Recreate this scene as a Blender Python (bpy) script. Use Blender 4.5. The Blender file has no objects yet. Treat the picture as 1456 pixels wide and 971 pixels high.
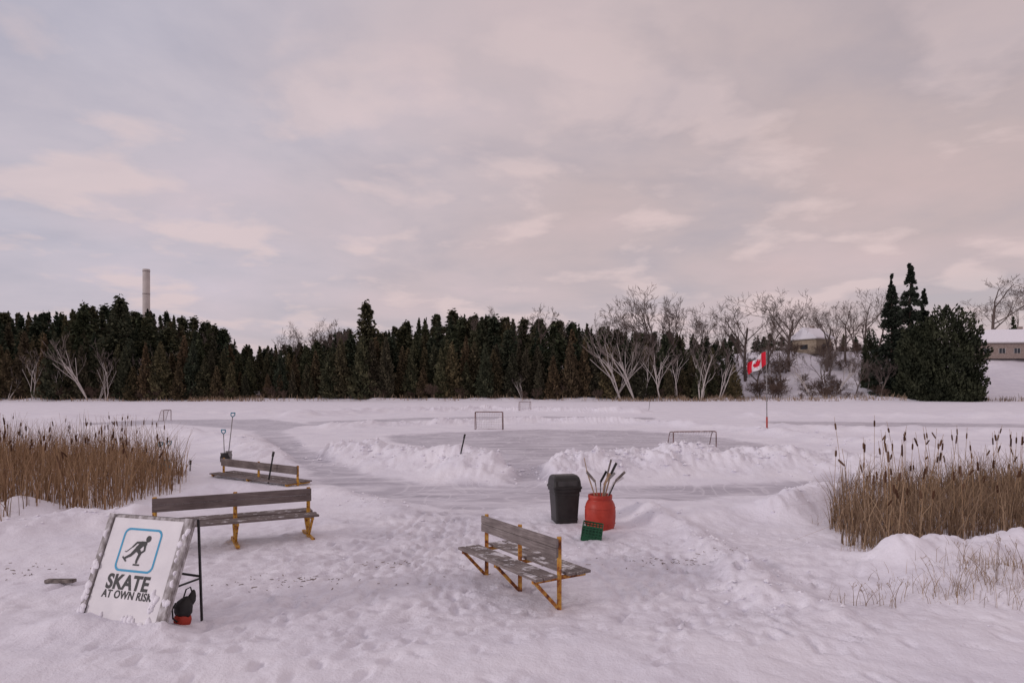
import bpy, math, random, time
import numpy as np
from mathutils import Vector, Matrix
T0 = time.time()
random.seed(7); rng = np.random.default_rng(7)
S = bpy.context.scene
S.view_settings.view_transform = 'Standard'; S.view_settings.look = 'None'; S.view_settings.exposure = 0
F = 970.0; HZ = 553.0; EYE = 2.75
# survey helpers: bearing / depression angle -> metres on the lake plane
def gp(u, v, z=0.0):
    y = (EYE - z) * F / (v - HZ); return ((u - 728) / F * y, y)
def gx(u, y): return (u - 728) / F * y
def gz(v, y): return EYE - (v - HZ) / F * y
def ss(a, b, x):
    t = np.clip((x - a) / (b - a), 0, 1); return t * t * (3 - 2 * t)
PT = rng.random((256, 256))
def vn(x, y):
    x = np.asarray(x, float); y = np.asarray(y, float)
    xi = np.floor(x).astype(int); yi = np.floor(y).astype(int)
    fx = x - xi; fy = y - yi
    fx = fx * fx * fx * (fx * (fx * 6 - 15) + 10); fy = fy * fy * fy * (fy * (fy * 6 - 15) + 10)
    x0 = xi & 255; x1 = (xi + 1) & 255; y0 = yi & 255; y1 = (yi + 1) & 255
    a = PT[x0, y0]; b = PT[x1, y0]; c = PT[x0, y1]; d = PT[x1, y1]
    return 2 * ((a * (1 - fx) + b * fx) * (1 - fy) + (c * (1 - fx) + d * fx) * fy) - 1
def fbm(x, y, o=4):
    s = 0; a = 1; n = 0
    for i in range(o):
        ca, sa = math.cos(i * 0.7), math.sin(i * 0.7)
        s = s + a * vn((x * ca - y * sa) * 2 ** i + 17 * i, (x * sa + y * ca) * 2 ** i + 31 * i); n += a; a *= 0.5
    return s / n
def segd(x, y, a, b):
    ax, ay = a; bx, by = b; dx, dy = bx - ax, by - ay
    t = np.clip(((x - ax) * dx + (y - ay) * dy) / (dx * dx + dy * dy + 1e-9), 0, 1)
    return np.sqrt((x - ax - t * dx) ** 2 + (y - ay - t * dy) ** 2)
def sdf(x, y, poly):
    d = np.full(np.shape(x), 1e9); ins = np.zeros(np.shape(x), bool)
    n = len(poly)
    for i in range(n):
        a = poly[i]; b = poly[(i + 1) % n]
        d = np.minimum(d, segd(x, y, a, b))
        if a[1] != b[1]:
            c = ((a[1] > y) != (b[1] > y)) & (x < (b[0] - a[0]) * (y - a[1]) / (b[1] - a[1]) + a[0])
            ins ^= c
    return np.where(ins, -d, d)
PX = lambda l: [gp(*p) for p in l]
ICE = [PX(l) for l in [
    [(548,621),(640,615),(760,611),(900,612),(1000,620),(1090,631),(1140,642),(1100,649),(1000,651),(900,646),(820,650),(776,664),(785,690),(725,692),(722,668),(690,650),(620,641),(570,631)],
    [(362,612),(400,612),(432,635),(475,657),(530,676),(610,690),(720,691),(800,690),(950,692),(1080,688),(1215,680),(1225,692),(1080,706),(950,713),(880,712),(810,708),(760,722),(690,732),(620,728),(560,714),(500,702),(455,686),(425,662),(385,636)],
    [(80,605),(200,598),(380,596),(440,604),(400,613),(360,613),(250,603),(130,609)],
    [(1080,599),(1300,601),(1500,604),(1500,609),(1300,607),(1110,605)],
    [(440,600),(600,594),(760,592),(930,594),(930,597),(760,595.5),(600,598),(440,606)]]]
RID = [(PX(l), h, w) for l, h, w in [
    ([(800,676),(850,669),(950,666),(1080,666),(1200,668)], .74, 1.6),
    ([(470,650),(560,655),(640,665),(706,675)], .60, 1.6),
    ([(480,609),(560,606),(760,601),(900,603),(1050,612),(1200,630),(1290,640)], .42, 1.1),
    ([(0,616),(120,614),(250,619),(340,628),(385,655)], .40, 1.3),
    ([(420,594),(520,588),(700,584),(900,588)], .55, 2.0),
    ([(90,594),(250,590),(400,588)], .40, 2.0),
    ([(1110,612),(1250,616),(1500,620)], .42, 1.5),
    ([(1080,594),(1250,594),(1500,597)], .55, 1.8),
    ([(1200,676),(1300,655),(1500,645)], .34, 1.2),
    ([(905,728),(960,752),(1010,785),(1075,845),(1160,880)], .24, .36),
    ([(1110,735),(1165,716),(1235,712)], .42, .6),
    ([(450,704),(520,716),(570,734)], .14, .5),
    ([(-100,775),(0,765),(110,748),(190,742)], .28, .5),
    ([(250,722),(300,700),(350,700)], .18, .6),
    ([(1290,815),(1360,800),(1440,795),(1560,795)], .50, .62)]]
MND = [(gp(150,905), .75, .30, .13), (gp(95,903), .4, .3, .10), (gp(1400,825), 1.7, .6, .22), (gp(1330,850), .8, .5, .18), (gp(1000,735), 1.0, .9, .16),
       (gp(1150,800), 1.1, .7, .16), (gp(235,912), .3, .2, .10), (gp(25,735), .9, .5, .42), (gp(1300,905), 2.2, .6, .12), (gp(640,655), 1.6, 2.0, .20), (gp(800,655), .9, .9, .12), (gp(1480,860), 1.2, .7, .30)]
def icemask(x, y):
    m = np.zeros(np.shape(x))
    wob = .34 * fbm(x * .9, y * .9, 3) + .16 * fbm(x * 4, y * 4, 2)
    far = 1 + y * 0.004
    nearside = 1 - ss(13.5, 19, y)
    for p in ICE:
        m = np.maximum(m, 1 - ss(-(.28 + .7 * nearside) * far, (.3 + .5 * nearside) * far, sdf(x, y, p) + wob * (1 + nearside)))
    return m
def terrain(x, y, full=False):
    x = np.asarray(x, float); y = np.asarray(y, float)
    m = icemask(x, y)
    near = 1 - ss(12.5, 17, y)
    worn = near * ss(6.9, 8.2, y) * (1 - ss(3.5, 6.5, np.abs(x)))
    z = .05 + .05 * fbm(x * .3, y * .3, 3) + (.018 + .014 * near) * fbm(x * 1.4, y * 1.4, 3) + (.010 + .012 * near + .014 * worn) * fbm(x * 5.5, y * 5.5, 3)
    z = z + .08 * (1 - ss(6.6, 7.9, y + .25 * vn(x * .5, 3.3)))
    bank = np.zeros(np.shape(x))
    f1 = fbm(x * 1.1, y * 1.1, 3); f4 = np.abs(fbm(x * 3.2, y * 3.2, 3)); f0 = fbm(x * .35 + 5, y * .35, 2)
    lump = .80 + .45 * f1 + .34 * f4 + .35 * f0
    wb = .3 * fbm(x * .8, y * .8, 2)
    for pl, h, w in RID:
        d = np.full(np.shape(x), 1e9)
        for a, b in zip(pl[:-1], pl[1:]): d = np.minimum(d, segd(x, y, a, b))
        d = d + w * wb
        bank = np.maximum(bank, h * np.exp(-(d / w) ** 2) * lump)
    z = z + bank
    mf = .9 + .35 * fbm(x * 2, y * 2, 3)
    for (cx, cy), rx, ry, h in MND:
        z = z + h * np.exp(-((x - cx) / rx) ** 2 - ((y - cy) / ry) ** 2) * mf
    z = z * (1 - m)
    sh = y + 3 * vn(x * .05, 0.5) + 1.2 * vn(x * .3, 7.5)
    land = ss(147, 152, sh)
    right = ss(38, 75, x)
    z = z + land * (.7 + .4 * fbm(x * .3, y * .3, 3))
    z = z + ss(151, 205, y) * 13.2 * right + ss(158, 260, y) * 9 * (1 - right)
    return (z, m) if full else z
def T(x, y): return float(terrain(np.array([x]), np.array([y]))[0])

# ---------------------------------------------------------------- materials
def newmat(name):
    m = bpy.data.materials.new(name); m.use_nodes = True
    nt = m.node_tree; b = nt.nodes['Principled BSDF']
    b.inputs['Specular IOR Level'].default_value = .3
    return m, nt, b
def N(nt, t, **k):
    n = nt.nodes.new(t)
    for a, v in k.items(): setattr(n, a, v)
    return n
def ramp(nt, src, stops):
    r = N(nt, 'ShaderNodeValToRGB'); e = r.color_ramp.elements
    while len(e) < len(stops): e.new(.5)
    for i, (p, c) in enumerate(stops):
        e[i].position = p; e[i].color = (*c, 1) if len(c) == 3 else c
    nt.links.new(src, r.inputs[0]); return r.outputs[0]
def mixc(nt, f, a, b, mode='MIX'):
    n = N(nt, 'ShaderNodeMix', data_type='RGBA', blend_type=mode)
    for s, v in ((n.inputs[0], f), (n.inputs[6], a), (n.inputs[7], b)):
        if hasattr(v, 'is_linked'): nt.links.new(v, s)
        elif isinstance(v, (int, float)): s.default_value = v
        else: s.default_value = (*v, 1)
    return n.outputs[2]
def math_(nt, op, a, b=None, c=None):
    n = N(nt, 'ShaderNodeMath', operation=op)
    for i, v in enumerate((a, b, c)):
        if v is None: continue
        if hasattr(v, 'is_linked'): nt.links.new(v, n.inputs[i])
        else: n.inputs[i].default_value = v
    return n.outputs[0]
def noise_(nt, vec, scale, detail=4, rough=.55, dist=0):
    n = N(nt, 'ShaderNodeTexNoise'); n.inputs['Scale'].default_value = scale; n.inputs['Detail'].default_value = detail
    n.inputs['Roughness'].default_value = rough; n.inputs['Distortion'].default_value = dist
    if vec is not None: nt.links.new(vec, n.inputs['Vector'])
    return n.outputs[0]
def mapping(nt, scale=(1, 1, 1), rot=(0, 0, 0)):
    tc = N(nt, 'ShaderNodeTexCoord'); mp = N(nt, 'ShaderNodeMapping')
    mp.inputs['Scale'].default_value = scale; mp.inputs['Rotation'].default_value = rot
    nt.links.new(tc.outputs['Object'], mp.inputs[0]); return mp.outputs[0]
def surf(name, stops, scale=6, stretch=(1, 1, 1), rough=.6, bump=.2, dist=.01, detail=4, metal=0, rot=(0,0,0)):
    m, nt, b = newmat(name)
    v = mapping(nt, stretch, rot); n = noise_(nt, v, scale, detail)
    nt.links.new(ramp(nt, n, stops), b.inputs['Base Color'])
    b.inputs['Roughness'].default_value = rough; b.inputs['Metallic'].default_value = metal
    if bump:
        bp = N(nt, 'ShaderNodeBump'); bp.inputs['Strength'].default_value = bump; bp.inputs['Distance'].default_value = dist
        nt.links.new(n, bp.inputs['Height']); nt.links.new(bp.outputs[0], b.inputs['Normal'])
    return m
def attrmat(name, rough=.85, rnd=None):
    m, nt, b = newmat(name)
    a = N(nt, 'ShaderNodeAttribute', attribute_name='Col'); col = a.outputs['Color']
    if rnd:
        oi = N(nt, 'ShaderNodeObjectInfo')
        col = mixc(nt, 1.0, col, ramp(nt, oi.outputs['Random'], rnd), 'MULTIPLY')
    nt.links.new(col, b.inputs['Base Color']); b.inputs['Roughness'].default_value = rough
    b.inputs['Specular IOR Level'].default_value = .1
    return m
m_woodgrey = surf('weathered_wood', [(.3, (.07, .058, .055)), (.5, (.17, .145, .135)), (.7, (.30, .265, .25))], 9, (1, 1, 1), .85, .5, .006)
def woodmat(name, dirn, stops):
    m, nt, b = newmat(name)
    ang = math.atan2(dirn[1], dirn[0])
    v = mapping(nt, (1, 1, 1), (0, 0, -ang)); mp = N(nt, 'ShaderNodeMapping'); mp.inputs['Scale'].default_value = (1.2, 22, 22)
    nt.links.new(v, mp.inputs[0]); n = noise_(nt, mp.outputs[0], 3, 6, .6); n2 = noise_(nt, mapping(nt), 3, 4)
    s = math_(nt, 'ADD', math_(nt, 'MULTIPLY', n, .6), math_(nt, 'MULTIPLY', n2, .4))
    nt.links.new(ramp(nt, s, stops), b.inputs['Base Color']); b.inputs['Roughness'].default_value = .85
    bp = N(nt, 'ShaderNodeBump'); bp.inputs['Strength'].default_value = .5; bp.inputs['Distance'].default_value = .004
    nt.links.new(n, bp.inputs['Height']); nt.links.new(bp.outputs[0], b.inputs['Normal'])
    return m
def seatmat(name, dirn, stops, amt):
    m = woodmat(name, dirn, stops); nt = m.node_tree; b = nt.nodes['Principled BSDF']
    src = b.inputs['Base Color'].links[0].from_socket
    ge = N(nt, 'ShaderNodeNewGeometry'); sx = N(nt, 'ShaderNodeSeparateXYZ'); nt.links.new(ge.outputs['True Normal'], sx.inputs[0])
    n = noise_(nt, mapping(nt), 5.5, 6, .68)
    f = math_(nt, 'MULTIPLY', ramp(nt, sx.outputs[2], [(.6, (0, 0, 0)), (.9, (1, 1, 1))]), ramp(nt, n, [(.60 - amt, (0, 0, 0)), (.68 - amt, (1, 1, 1))]))
    nt.links.new(mixc(nt, math_(nt, 'MULTIPLY', f, .85), src, (.74, .73, .77)), b.inputs['Base Color']); return m
m_yellow = surf('chipped_yellow_paint', [(.34, (.10, .035, .015)), (.42, (.30, .11, .02)), (.48, (.52, .27, .04)), (.7, (.62, .36, .06))], 14, rough=.55, bump=.2, dist=.002)
m_yellow2 = surf('rusty_yellow_paint', [(.38, (.12, .035, .015)), (.48, (.36, .13, .03)), (.56, (.52, .27, .05)), (.75, (.62, .38, .1))], 11, rough=.6, bump=.3, dist=.002)
m_snow = surf('loose_snow', [(.3, (.76, .75, .82)), (.7, (.86, .85, .91))], 12, rough=.7, bump=.5, dist=.02)
m_black = surf('black_plastic', [(.3, (.020, .019, .019)), (.7, (.036, .034, .034))], 7, rough=.45, bump=.08)
m_blackm = surf('black_metal', [(.3, (.012, .012, .013)), (.7, (.03, .028, .028))], 20, rough=.5, bump=.1)
m_redp = surf('red_plastic', [(.3, (.33, .032, .02)), (.7, (.46, .056, .035))], 5, rough=.45, bump=.08)
m_green = surf('green_plastic', [(.3, (.012, .065, .032)), (.7, (.018, .10, .048))], 9, rough=.5, bump=.05)
m_white = surf('white_sign_face', [(.3, (.66, .65, .69)), (.7, (.76, .75, .78))], 4, rough=.5, bump=.05)
m_blue = surf('blue_sign_print', [(.3, (.02, .27, .48)), (.7, (.03, .33, .56))], 9, rough=.5, bump=0)
m_print = surf('black_sign_print', [(.3, (.010, .010, .014)), (.7, (.02, .02, .026))], 9, rough=.5, bump=0)
m_teal = surf('teal_plastic', [(.3, (.01, .16, .25)), (.7, (.02, .25, .36))], 9, rough=.5, bump=0)
m_frame = surf('worn_red_steel', [(.35, (.10, .06, .055)), (.55, (.22, .12, .11)), (.7, (.4, .36, .37))], 6, rough=.5, bump=.1)
m_net = surf('white_netting', [(.3, (.5, .48, .5)), (.7, (.7, .68, .7))], 6, rough=.8, bump=0)
m_plywood = surf('peeling_white_wood', [(.30, (.17, .15, .145)), (.44, (.28, .26, .26)), (.56, (.42, .40, .41)), (.7, (.56, .55, .57))], 17, (1, 1, .5), rough=.8, bump=.5, dist=.004, detail=6)
m_stick = surf('stick_wood', [(.3, (.22, .13, .08)), (.7, (.45, .33, .22))], 12, rough=.6, bump=.1)
m_fred = surf('flag_red', [(.3, (.55, .012, .03)), (.7, (.68, .02, .045))], 3, rough=.8, bump=.1)
m_fwhite = surf('flag_white', [(.3, (.72, .70, .72)), (.7, (.8, .78, .8))], 3, rough=.8, bump=.1)
m_steel = surf('grey_steel', [(.3, (.16, .15, .15)), (.7, (.3, .29, .29))], 8, rough=.45, bump=.1)
m_conc = surf('hazed_concrete', [(.3, (.44, .40, .395)), (.5, (.50, .46, .45)), (.7, (.56, .51, .50))], .12, (1, 1, 1.2), rough=.9, bump=.1)  # atmospheric haze of the far stack is put into this light grey
m_rim = surf('stack_band', [(.3, (.40, .36, .36)), (.7, (.46, .42, .42))], .3, rough=.9, bump=0)
m_bark = attrmat('bark', .9)
m_fol = attrmat('evergreen_foliage', .9, [(0, (.65, .78, .75)), (.3, (1.0, 1.02, 1.0)), (.55, (1.3, 1.08, .95)), (.8, (1.1, 1.15, 1.0)), (1, (1.6, 1.35, 1.15))])
m_folbig = attrmat('spruce_foliage', .9)
m_reed = attrmat('dry_reed', .85)

# ---------------------------------------------------------------- mesh builder
class MB:
    def __init__(s): s.v = []; s.f = []; s.m = []; s.c = []
    def add(s, vs, fs, mat=0, col=(1, 1, 1)):
        o = len(s.v); s.v.extend([tuple(p) for p in vs]); s.c.extend([col] * len(vs))
        for f in fs: s.f.append(tuple(i + o for i in f)); s.m.append(mat)
    def beam(s, p0, p1, w, h, mat=0, up=(0, 0, 1), col=(1, 1, 1)):
        p0 = Vector(p0); p1 = Vector(p1); d = (p1 - p0).normalized(); u = Vector(up)
        if abs(d.dot(u)) > .98: u = Vector((0, 1, 0)) if abs(d.y) < .9 else Vector((1, 0, 0))
        a = d.cross(u).normalized() * w / 2; b = a.cross(d).normalized() * h / 2
        vs = [p + sa * a + sb * b for p in (p0, p1) for sa, sb in ((-1, -1), (1, -1), (1, 1), (-1, 1))]
        s.add(vs, [(0, 1, 2, 3), (7, 6, 5, 4), (0, 4, 5, 1), (1, 5, 6, 2), (2, 6, 7, 3), (3, 7, 4, 0)], mat, col)
    def tube(s, pts, rad, n=6, mat=0, col=(1, 1, 1), cap=True):
        pts = [Vector(p) for p in pts]; rings = []; ref = None
        for i, p in enumerate(pts):
            d = (pts[min(i + 1, len(pts) - 1)] - pts[max(i - 1, 0)]).normalized()
            if ref is None:
                ref = d.orthogonal().normalized()
            ref = (ref - d * ref.dot(d)); ref = ref.normalized() if ref.length > 1e-6 else d.orthogonal().normalized()
            b = d.cross(ref); r = rad[i] if hasattr(rad, '__len__') else rad
            rings += [p + (ref * math.cos(2 * math.pi * k / n) + b * math.sin(2 * math.pi * k / n)) * r for k in range(n)]
        fs = []
        for i in range(len(pts) - 1):
            for k in range(n): fs.append((i * n + k, i * n + (k + 1) % n, (i + 1) * n + (k + 1) % n, (i + 1) * n + k))
        if cap and n > 2: fs.append(tuple(range(n))[::-1]); fs.append(tuple((len(pts) - 1) * n + k for k in range(n)))
        s.add(rings, fs, mat, col)
    def loft(s, rings, mat=0, closed=True, capb=True, capt=True):
        n = len(rings[0]); vs = [p for r in rings for p in r]; fs = []
        for i in range(len(rings) - 1):
            for k in range(n): fs.append((i * n + k, i * n + (k + 1) % n, (i + 1) * n + (k + 1) % n, (i + 1) * n + k))
        if capb: fs.append(tuple(range(n))[::-1])
        if capt: fs.append(tuple((len(rings) - 1) * n + k for k in range(n)))
        s.add(vs, fs, mat)
    def mesh(s, name, mats, smooth=False):
        me = bpy.data.meshes.new(name); me.from_pydata(s.v, [], s.f)
        for m in mats: me.materials.append(m)
        me.polygons.foreach_set('material_index', s.m)
        a = me.color_attributes.new('Col', 'FLOAT_COLOR', 'POINT')
        c = np.ones((len(s.v), 4), np.float32); c[:, :3] = np.array(s.c); a.data.foreach_set('color', c.ravel())
        if smooth: me.polygons.foreach_set('use_smooth', [True] * len(s.f))
        me.update(); return me
    def obj(s, name, mats, parent=None, smooth=False, bevel=0):
        o = bpy.data.objects.new(name, s.mesh(name, mats, smooth)); S.collection.objects.link(o)
        if parent: o.parent = parent; o.matrix_parent_inverse = parent.matrix_basis.inverted()
        if bevel:
            b = o.modifiers.new('b', 'BEVEL'); b.width = bevel; b.segments = 2; b.limit_method = 'ANGLE'
        return o
def empty(name, loc=(0, 0, 0), mat=None):
    e = bpy.data.objects.new(name, None); S.collection.objects.link(e); e.empty_display_size = .2
    e.matrix_basis = mat if mat is not None else Matrix.Translation(loc); return e

# ---------------------------------------------------------------- ground
ys = [4.6]
while ys[-1] < 146: ys.append(ys[-1] + max(.034, ys[-1] * .0066))
while ys[-1] < 300: ys.append(ys[-1] + 1.6)
st = 2.0
while ys[-1] < 2600: ys.append(ys[-1] + st); st *= 1.15
b = [4.6]; st = .06
while b[-1] > -300: b.append(b[-1] - st); st *= 1.12
ys = np.array(b[::-1][:-1] + ys)
h = [0]; st = .045
while h[-1] < 8.5: h.append(h[-1] + st)
while h[-1] < 1800: h.append(h[-1] + st); st = min(st * 1.024, 1.5) if h[-1] < 190 else st * 1.18
xs = np.array([-a for a in h[::-1][:-1]] + h)
X, Y = np.meshgrid(xs, ys); shp = X.shape
x = X.ravel(); y = Y.ravel()
Z, ice = terrain(x, y, True); Z = Z.reshape(shp); ice = ice.reshape(shp)
def stamp(cx, cy, ang, L, W, dep, rim=.25):
    i0, i1 = np.searchsorted(xs, [cx - .4, cx + .4]); j0, j1 = np.searchsorted(ys, [cy - .4, cy + .4])
    a = X[j0:j1, i0:i1] - cx; c = Y[j0:j1, i0:i1] - cy
    p = (a * math.cos(ang) + c * math.sin(ang)) / L; q = (-a * math.sin(ang) + c * math.cos(ang)) / W
    r = p * p + q * q
    Z[j0:j1, i0:i1] -= dep * (np.exp(-r ** 2) - rim * np.exp(-(r - 2.2) ** 2)) * (1 - ice[j0:j1, i0:i1])
routes = [([(300,960),(420,860),(560,800),(640,740)], 170, .8), ([(1250,960),(1050,880),(930,800),(840,790),(700,740)], 220, .6),
          ([(560,960),(620,860),(600,780),(620,735)], 160, .7), ([(900,940),(960,850),(1000,810),(900,780)], 130, .5), ([(60,850),(300,810),(520,790),(900,840),(1250,830)], 190, .5), ([(480,800),(640,820),(640,770),(560,745)], 130, .5)]
for pl, n, sp in routes:
    P = [gp(*p) for p in pl]
    for k in range(n):
        t = random.random() * (len(P) - 1); i = int(t); t -= i
        cx = P[i][0] * (1 - t) + P[i + 1][0] * t + random.gauss(0, sp); cy = P[i][1] * (1 - t) + P[i + 1][1] * t + random.gauss(0, sp)
        a = math.atan2(P[i + 1][1] - P[i][1], P[i + 1][0] - P[i][0]) + random.gauss(0, .4)
        stamp(cx, max(cy, 5.2), a, random.uniform(.11, .15), random.uniform(.045, .065), random.uniform(.014, .048))
for k in range(560):
    stamp(random.uniform(-6.5, 7), random.uniform(7.2, 13), random.uniform(0, 6.3), random.uniform(.05, .12), random.uniform(.035, .06), random.uniform(-.026, .030))
# long ruts dragged by shovels, sleds and barrels
for pl, dep, W in [([(430,890),(560,815),(620,770),(650,735)], .026, .05), ([(470,885),(590,818),(640,772),(668,738)], .024, .05), ([(880,870),(850,810),(760,770),(690,735)], .024, .07),
                   ([(1120,900),(1020,835),(940,790),(880,770)], .022, .06), ([(250,830),(420,800),(560,765),(610,735)], .02, .07), ([(480,960),(520,880),(500,800),(560,750)], .018, .08)]:
    P = [Vector(gp(*p)) for p in pl]; ph = random.random() * 6
    for a_, b_ in zip(P[:-1], P[1:]):
        n = int((b_ - a_).length / .07); an = math.atan2(b_.y - a_.y, b_.x - a_.x)
        for k in range(n):
            q = a_.lerp(b_, k / n); stamp(q.x + .12 * math.sin(q.y * 1.1 + ph), q.y + .05 * math.sin(q.x * 2), an, .085, W, dep * random.uniform(.3, .8), .35)
nv = X.size; V = np.stack([x, y, Z.ravel()], 1).astype(np.float32)
R, C = shp
idx = np.arange(R * C).reshape(R, C)
Q = np.stack([idx[:-1, :-1], idx[:-1, 1:], idx[1:, 1:], idx[1:, :-1]], -1).reshape(-1, 4)
me = bpy.data.meshes.new('snow_ground'); me.vertices.add(nv); me.vertices.foreach_set('co', V.ravel())
me.loops.add(Q.size); me.loops.foreach_set('vertex_index', Q.ravel().astype(np.int32))
me.polygons.add(len(Q)); me.polygons.foreach_set('loop_start', np.arange(0, Q.size, 4, dtype=np.int32))
me.polygons.foreach_set('use_smooth', np.ones(len(Q), bool)); me.update(calc_edges=True)
col = np.ones((nv, 4), np.float32)
soft = 0
for (u_, v_, rx, ry, am) in [(640,738,2.0,1.8,.66),(570,772,1.3,1.4,.55),(520,800,1.1,.9,.40),(700,745,1.2,1.0,.45),(620,830,.9,.9,.30),(820,770,1.0,.7,.32),(950,815,.9,.6,.32),(330,800,1.2,.5,.28)]:
    cx, cy = gp(u_, v_); soft = np.maximum(soft, am * np.exp(-((x - cx) / rx) ** 2 - ((y - cy) / ry) ** 2))
br = np.clip(.92 + .55 * fbm(x * .7, y * 1.3, 4), .30, 1)
sn = np.clip(.60 + 1.5 * fbm(x * 1.6, y * 2.4, 4), 0, 1.3)
col[:, 0] = np.clip(np.maximum(ice.ravel() * br, soft * sn), 0, 1)
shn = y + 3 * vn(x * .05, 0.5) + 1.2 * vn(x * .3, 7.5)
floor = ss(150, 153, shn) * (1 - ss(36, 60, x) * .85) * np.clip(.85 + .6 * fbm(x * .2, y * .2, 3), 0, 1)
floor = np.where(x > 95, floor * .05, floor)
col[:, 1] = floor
col[:, 2] = np.clip((1 - ss(12, 14.5, y)) * ss(6.8, 8, y) * (1 - ss(4, 6, np.abs(x))), 0, 1)
a = me.color_attributes.new('mask', 'FLOAT_COLOR', 'POINT'); a.data.foreach_set('color', col.ravel())
g = bpy.data.objects.new('snow_ground', me); S.collection.objects.link(g)
m, nt, bs = newmat('snow_and_ice'); L = nt.links
at = N(nt, 'ShaderNodeAttribute', attribute_name='mask'); sp = N(nt, 'ShaderNodeSeparateColor'); L.new(at.outputs['Color'], sp.inputs[0])
v = mapping(nt)
n1 = noise_(nt, v, .6, 4); n2 = noise_(nt, v, 5, 5, .65); n3 = noise_(nt, v, 28, 3, .7)
snow = ramp(nt, n1, [(.3, (.76, .745, .83)), (.7, (.86, .845, .91))])
tr = math_(nt, 'MULTIPLY', sp.outputs[2], ramp(nt, n2, [(.40, (0, 0, 0)), (.60, (1, 1, 1))]))
snow = mixc(nt, math_(nt, 'MULTIPLY', tr, .5), snow, (.62, .59, .66))
n4 = noise_(nt, v, 40, 2, .6); n5 = noise_(nt, v, 1.3, 3, .6)
grit = math_(nt, 'MULTIPLY', math_(nt, 'MULTIPLY', ramp(nt, n4, [(.60, (0, 0, 0)), (.70, (1, 1, 1))]), ramp(nt, n5, [(.54, (0, 0, 0)), (.68, (1, 1, 1))])), sp.outputs[2])
snow = mixc(nt, math_(nt, 'MULTIPLY', grit, .55), snow, (.28, .23, .215))
def scratch(scale, st, rot, w):
    vv = mapping(nt, st, (0, 0, rot)); q = noise_(nt, vv, scale, 1.5, .5, .6)
    d = math_(nt, 'ABSOLUTE', math_(nt, 'SUBTRACT', math_(nt, 'FRACT', math_(nt, 'MULTIPLY', q, 14)), .5))
    return ramp(nt, d, [(0, (1, 1, 1)), (w, (0, 0, 0))])
s1 = scratch(.35, (1, .6, 1), .3, .12); s2 = scratch(.5, (.5, 1.2, 1), -.4, .10)
sc = math_(nt, 'MAXIMUM', s1, s2)
vi = mapping(nt, (.45, 1.8, 1), (0, 0, .06)); ni = noise_(nt, vi, .9, 6, .68)
icec = ramp(nt, ni, [(.32, (.34, .325, .385)), (.50, (.46, .44, .51)), (.60, (.60, .58, .65)), (.72, (.76, .745, .81))])
icec = mixc(nt, math_(nt, 'MULTIPLY', sc, .55), icec, (.76, .745, .81))
c1 = mixc(nt, sp.outputs[0], snow, icec)
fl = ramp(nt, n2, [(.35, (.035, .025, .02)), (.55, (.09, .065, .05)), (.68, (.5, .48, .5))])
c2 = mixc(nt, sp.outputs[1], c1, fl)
L.new(c2, bs.inputs['Base Color'])
rr = math_(nt, 'SUBTRACT', .8, math_(nt, 'MULTIPLY', sp.outputs[0], .35)); L.new(rr, bs.inputs['Roughness'])
hh = math_(nt, 'ADD', math_(nt, 'MULTIPLY', n2, .045), math_(nt, 'MULTIPLY', n3, .012))
hh = math_(nt, 'MULTIPLY', hh, math_(nt, 'SUBTRACT', 1, math_(nt, 'MULTIPLY', sp.outputs[0], .85)))
bp = N(nt, 'ShaderNodeBump'); bp.inputs['Strength'].default_value = .75; bp.inputs['Distance'].default_value = 1.0
L.new(hh, bp.inputs['Height']); L.new(bp.outputs[0], bs.inputs['Normal'])
me.materials.append(m)
# broken snow lumps thrown up by the shovels
q = []
for ri, n, sp_, lo, hi in [(0, 330, 1.1, .03, .10), (1, 250, 1.1, .03, .10), (2, 120, .9, .04, .12), (9, 140, .35, .012, .05), (10, 60, .5, .02, .06), (11, 60, .5, .015, .05), (12, 50, .4, .015, .05), (3, 80, .8, .04, .1)]:
    pl = RID[ri][0]
    for _ in range(n):
        t = random.random() * (len(pl) - 1); i = int(t); t -= i
        q.append((pl[i][0] * (1 - t) + pl[i + 1][0] * t + random.gauss(0, sp_), pl[i][1] * (1 - t) + pl[i + 1][1] * t + random.gauss(0, sp_), lo + (hi - lo) * random.random() ** 3))
for _ in range(160): q.append((random.uniform(-5, 6), random.uniform(7.4, 13), random.uniform(.008, .028)))
q = np.array(q); zz_ = terrain(q[:, 0], q[:, 1]); mb = MB()
for (a_, b_, r), z in zip(q.tolist(), zz_.tolist()):
    vs = []
    for (i, j, k) in ((1,0,0),(.7,.7,.2),(0,1,0),(-.7,.7,.1),(-1,0,0),(-.7,-.7,.2),(0,-1,0),(.7,-.7,.1),(.1,0,.8),(0,0,-.5)):
        s_ = r * random.uniform(.7, 1.25); vs.append((a_ + i * s_, b_ + j * s_, z + r * .2 + k * s_))
    mb.add(vs, [(i, (i + 1) % 8, 8) for i in range(8)] + [((i + 1) % 8, i, 9) for i in range(8)])
mb.obj('snow_chunks', [m_snow], None, False)
print('ground', time.time() - T0)

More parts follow.
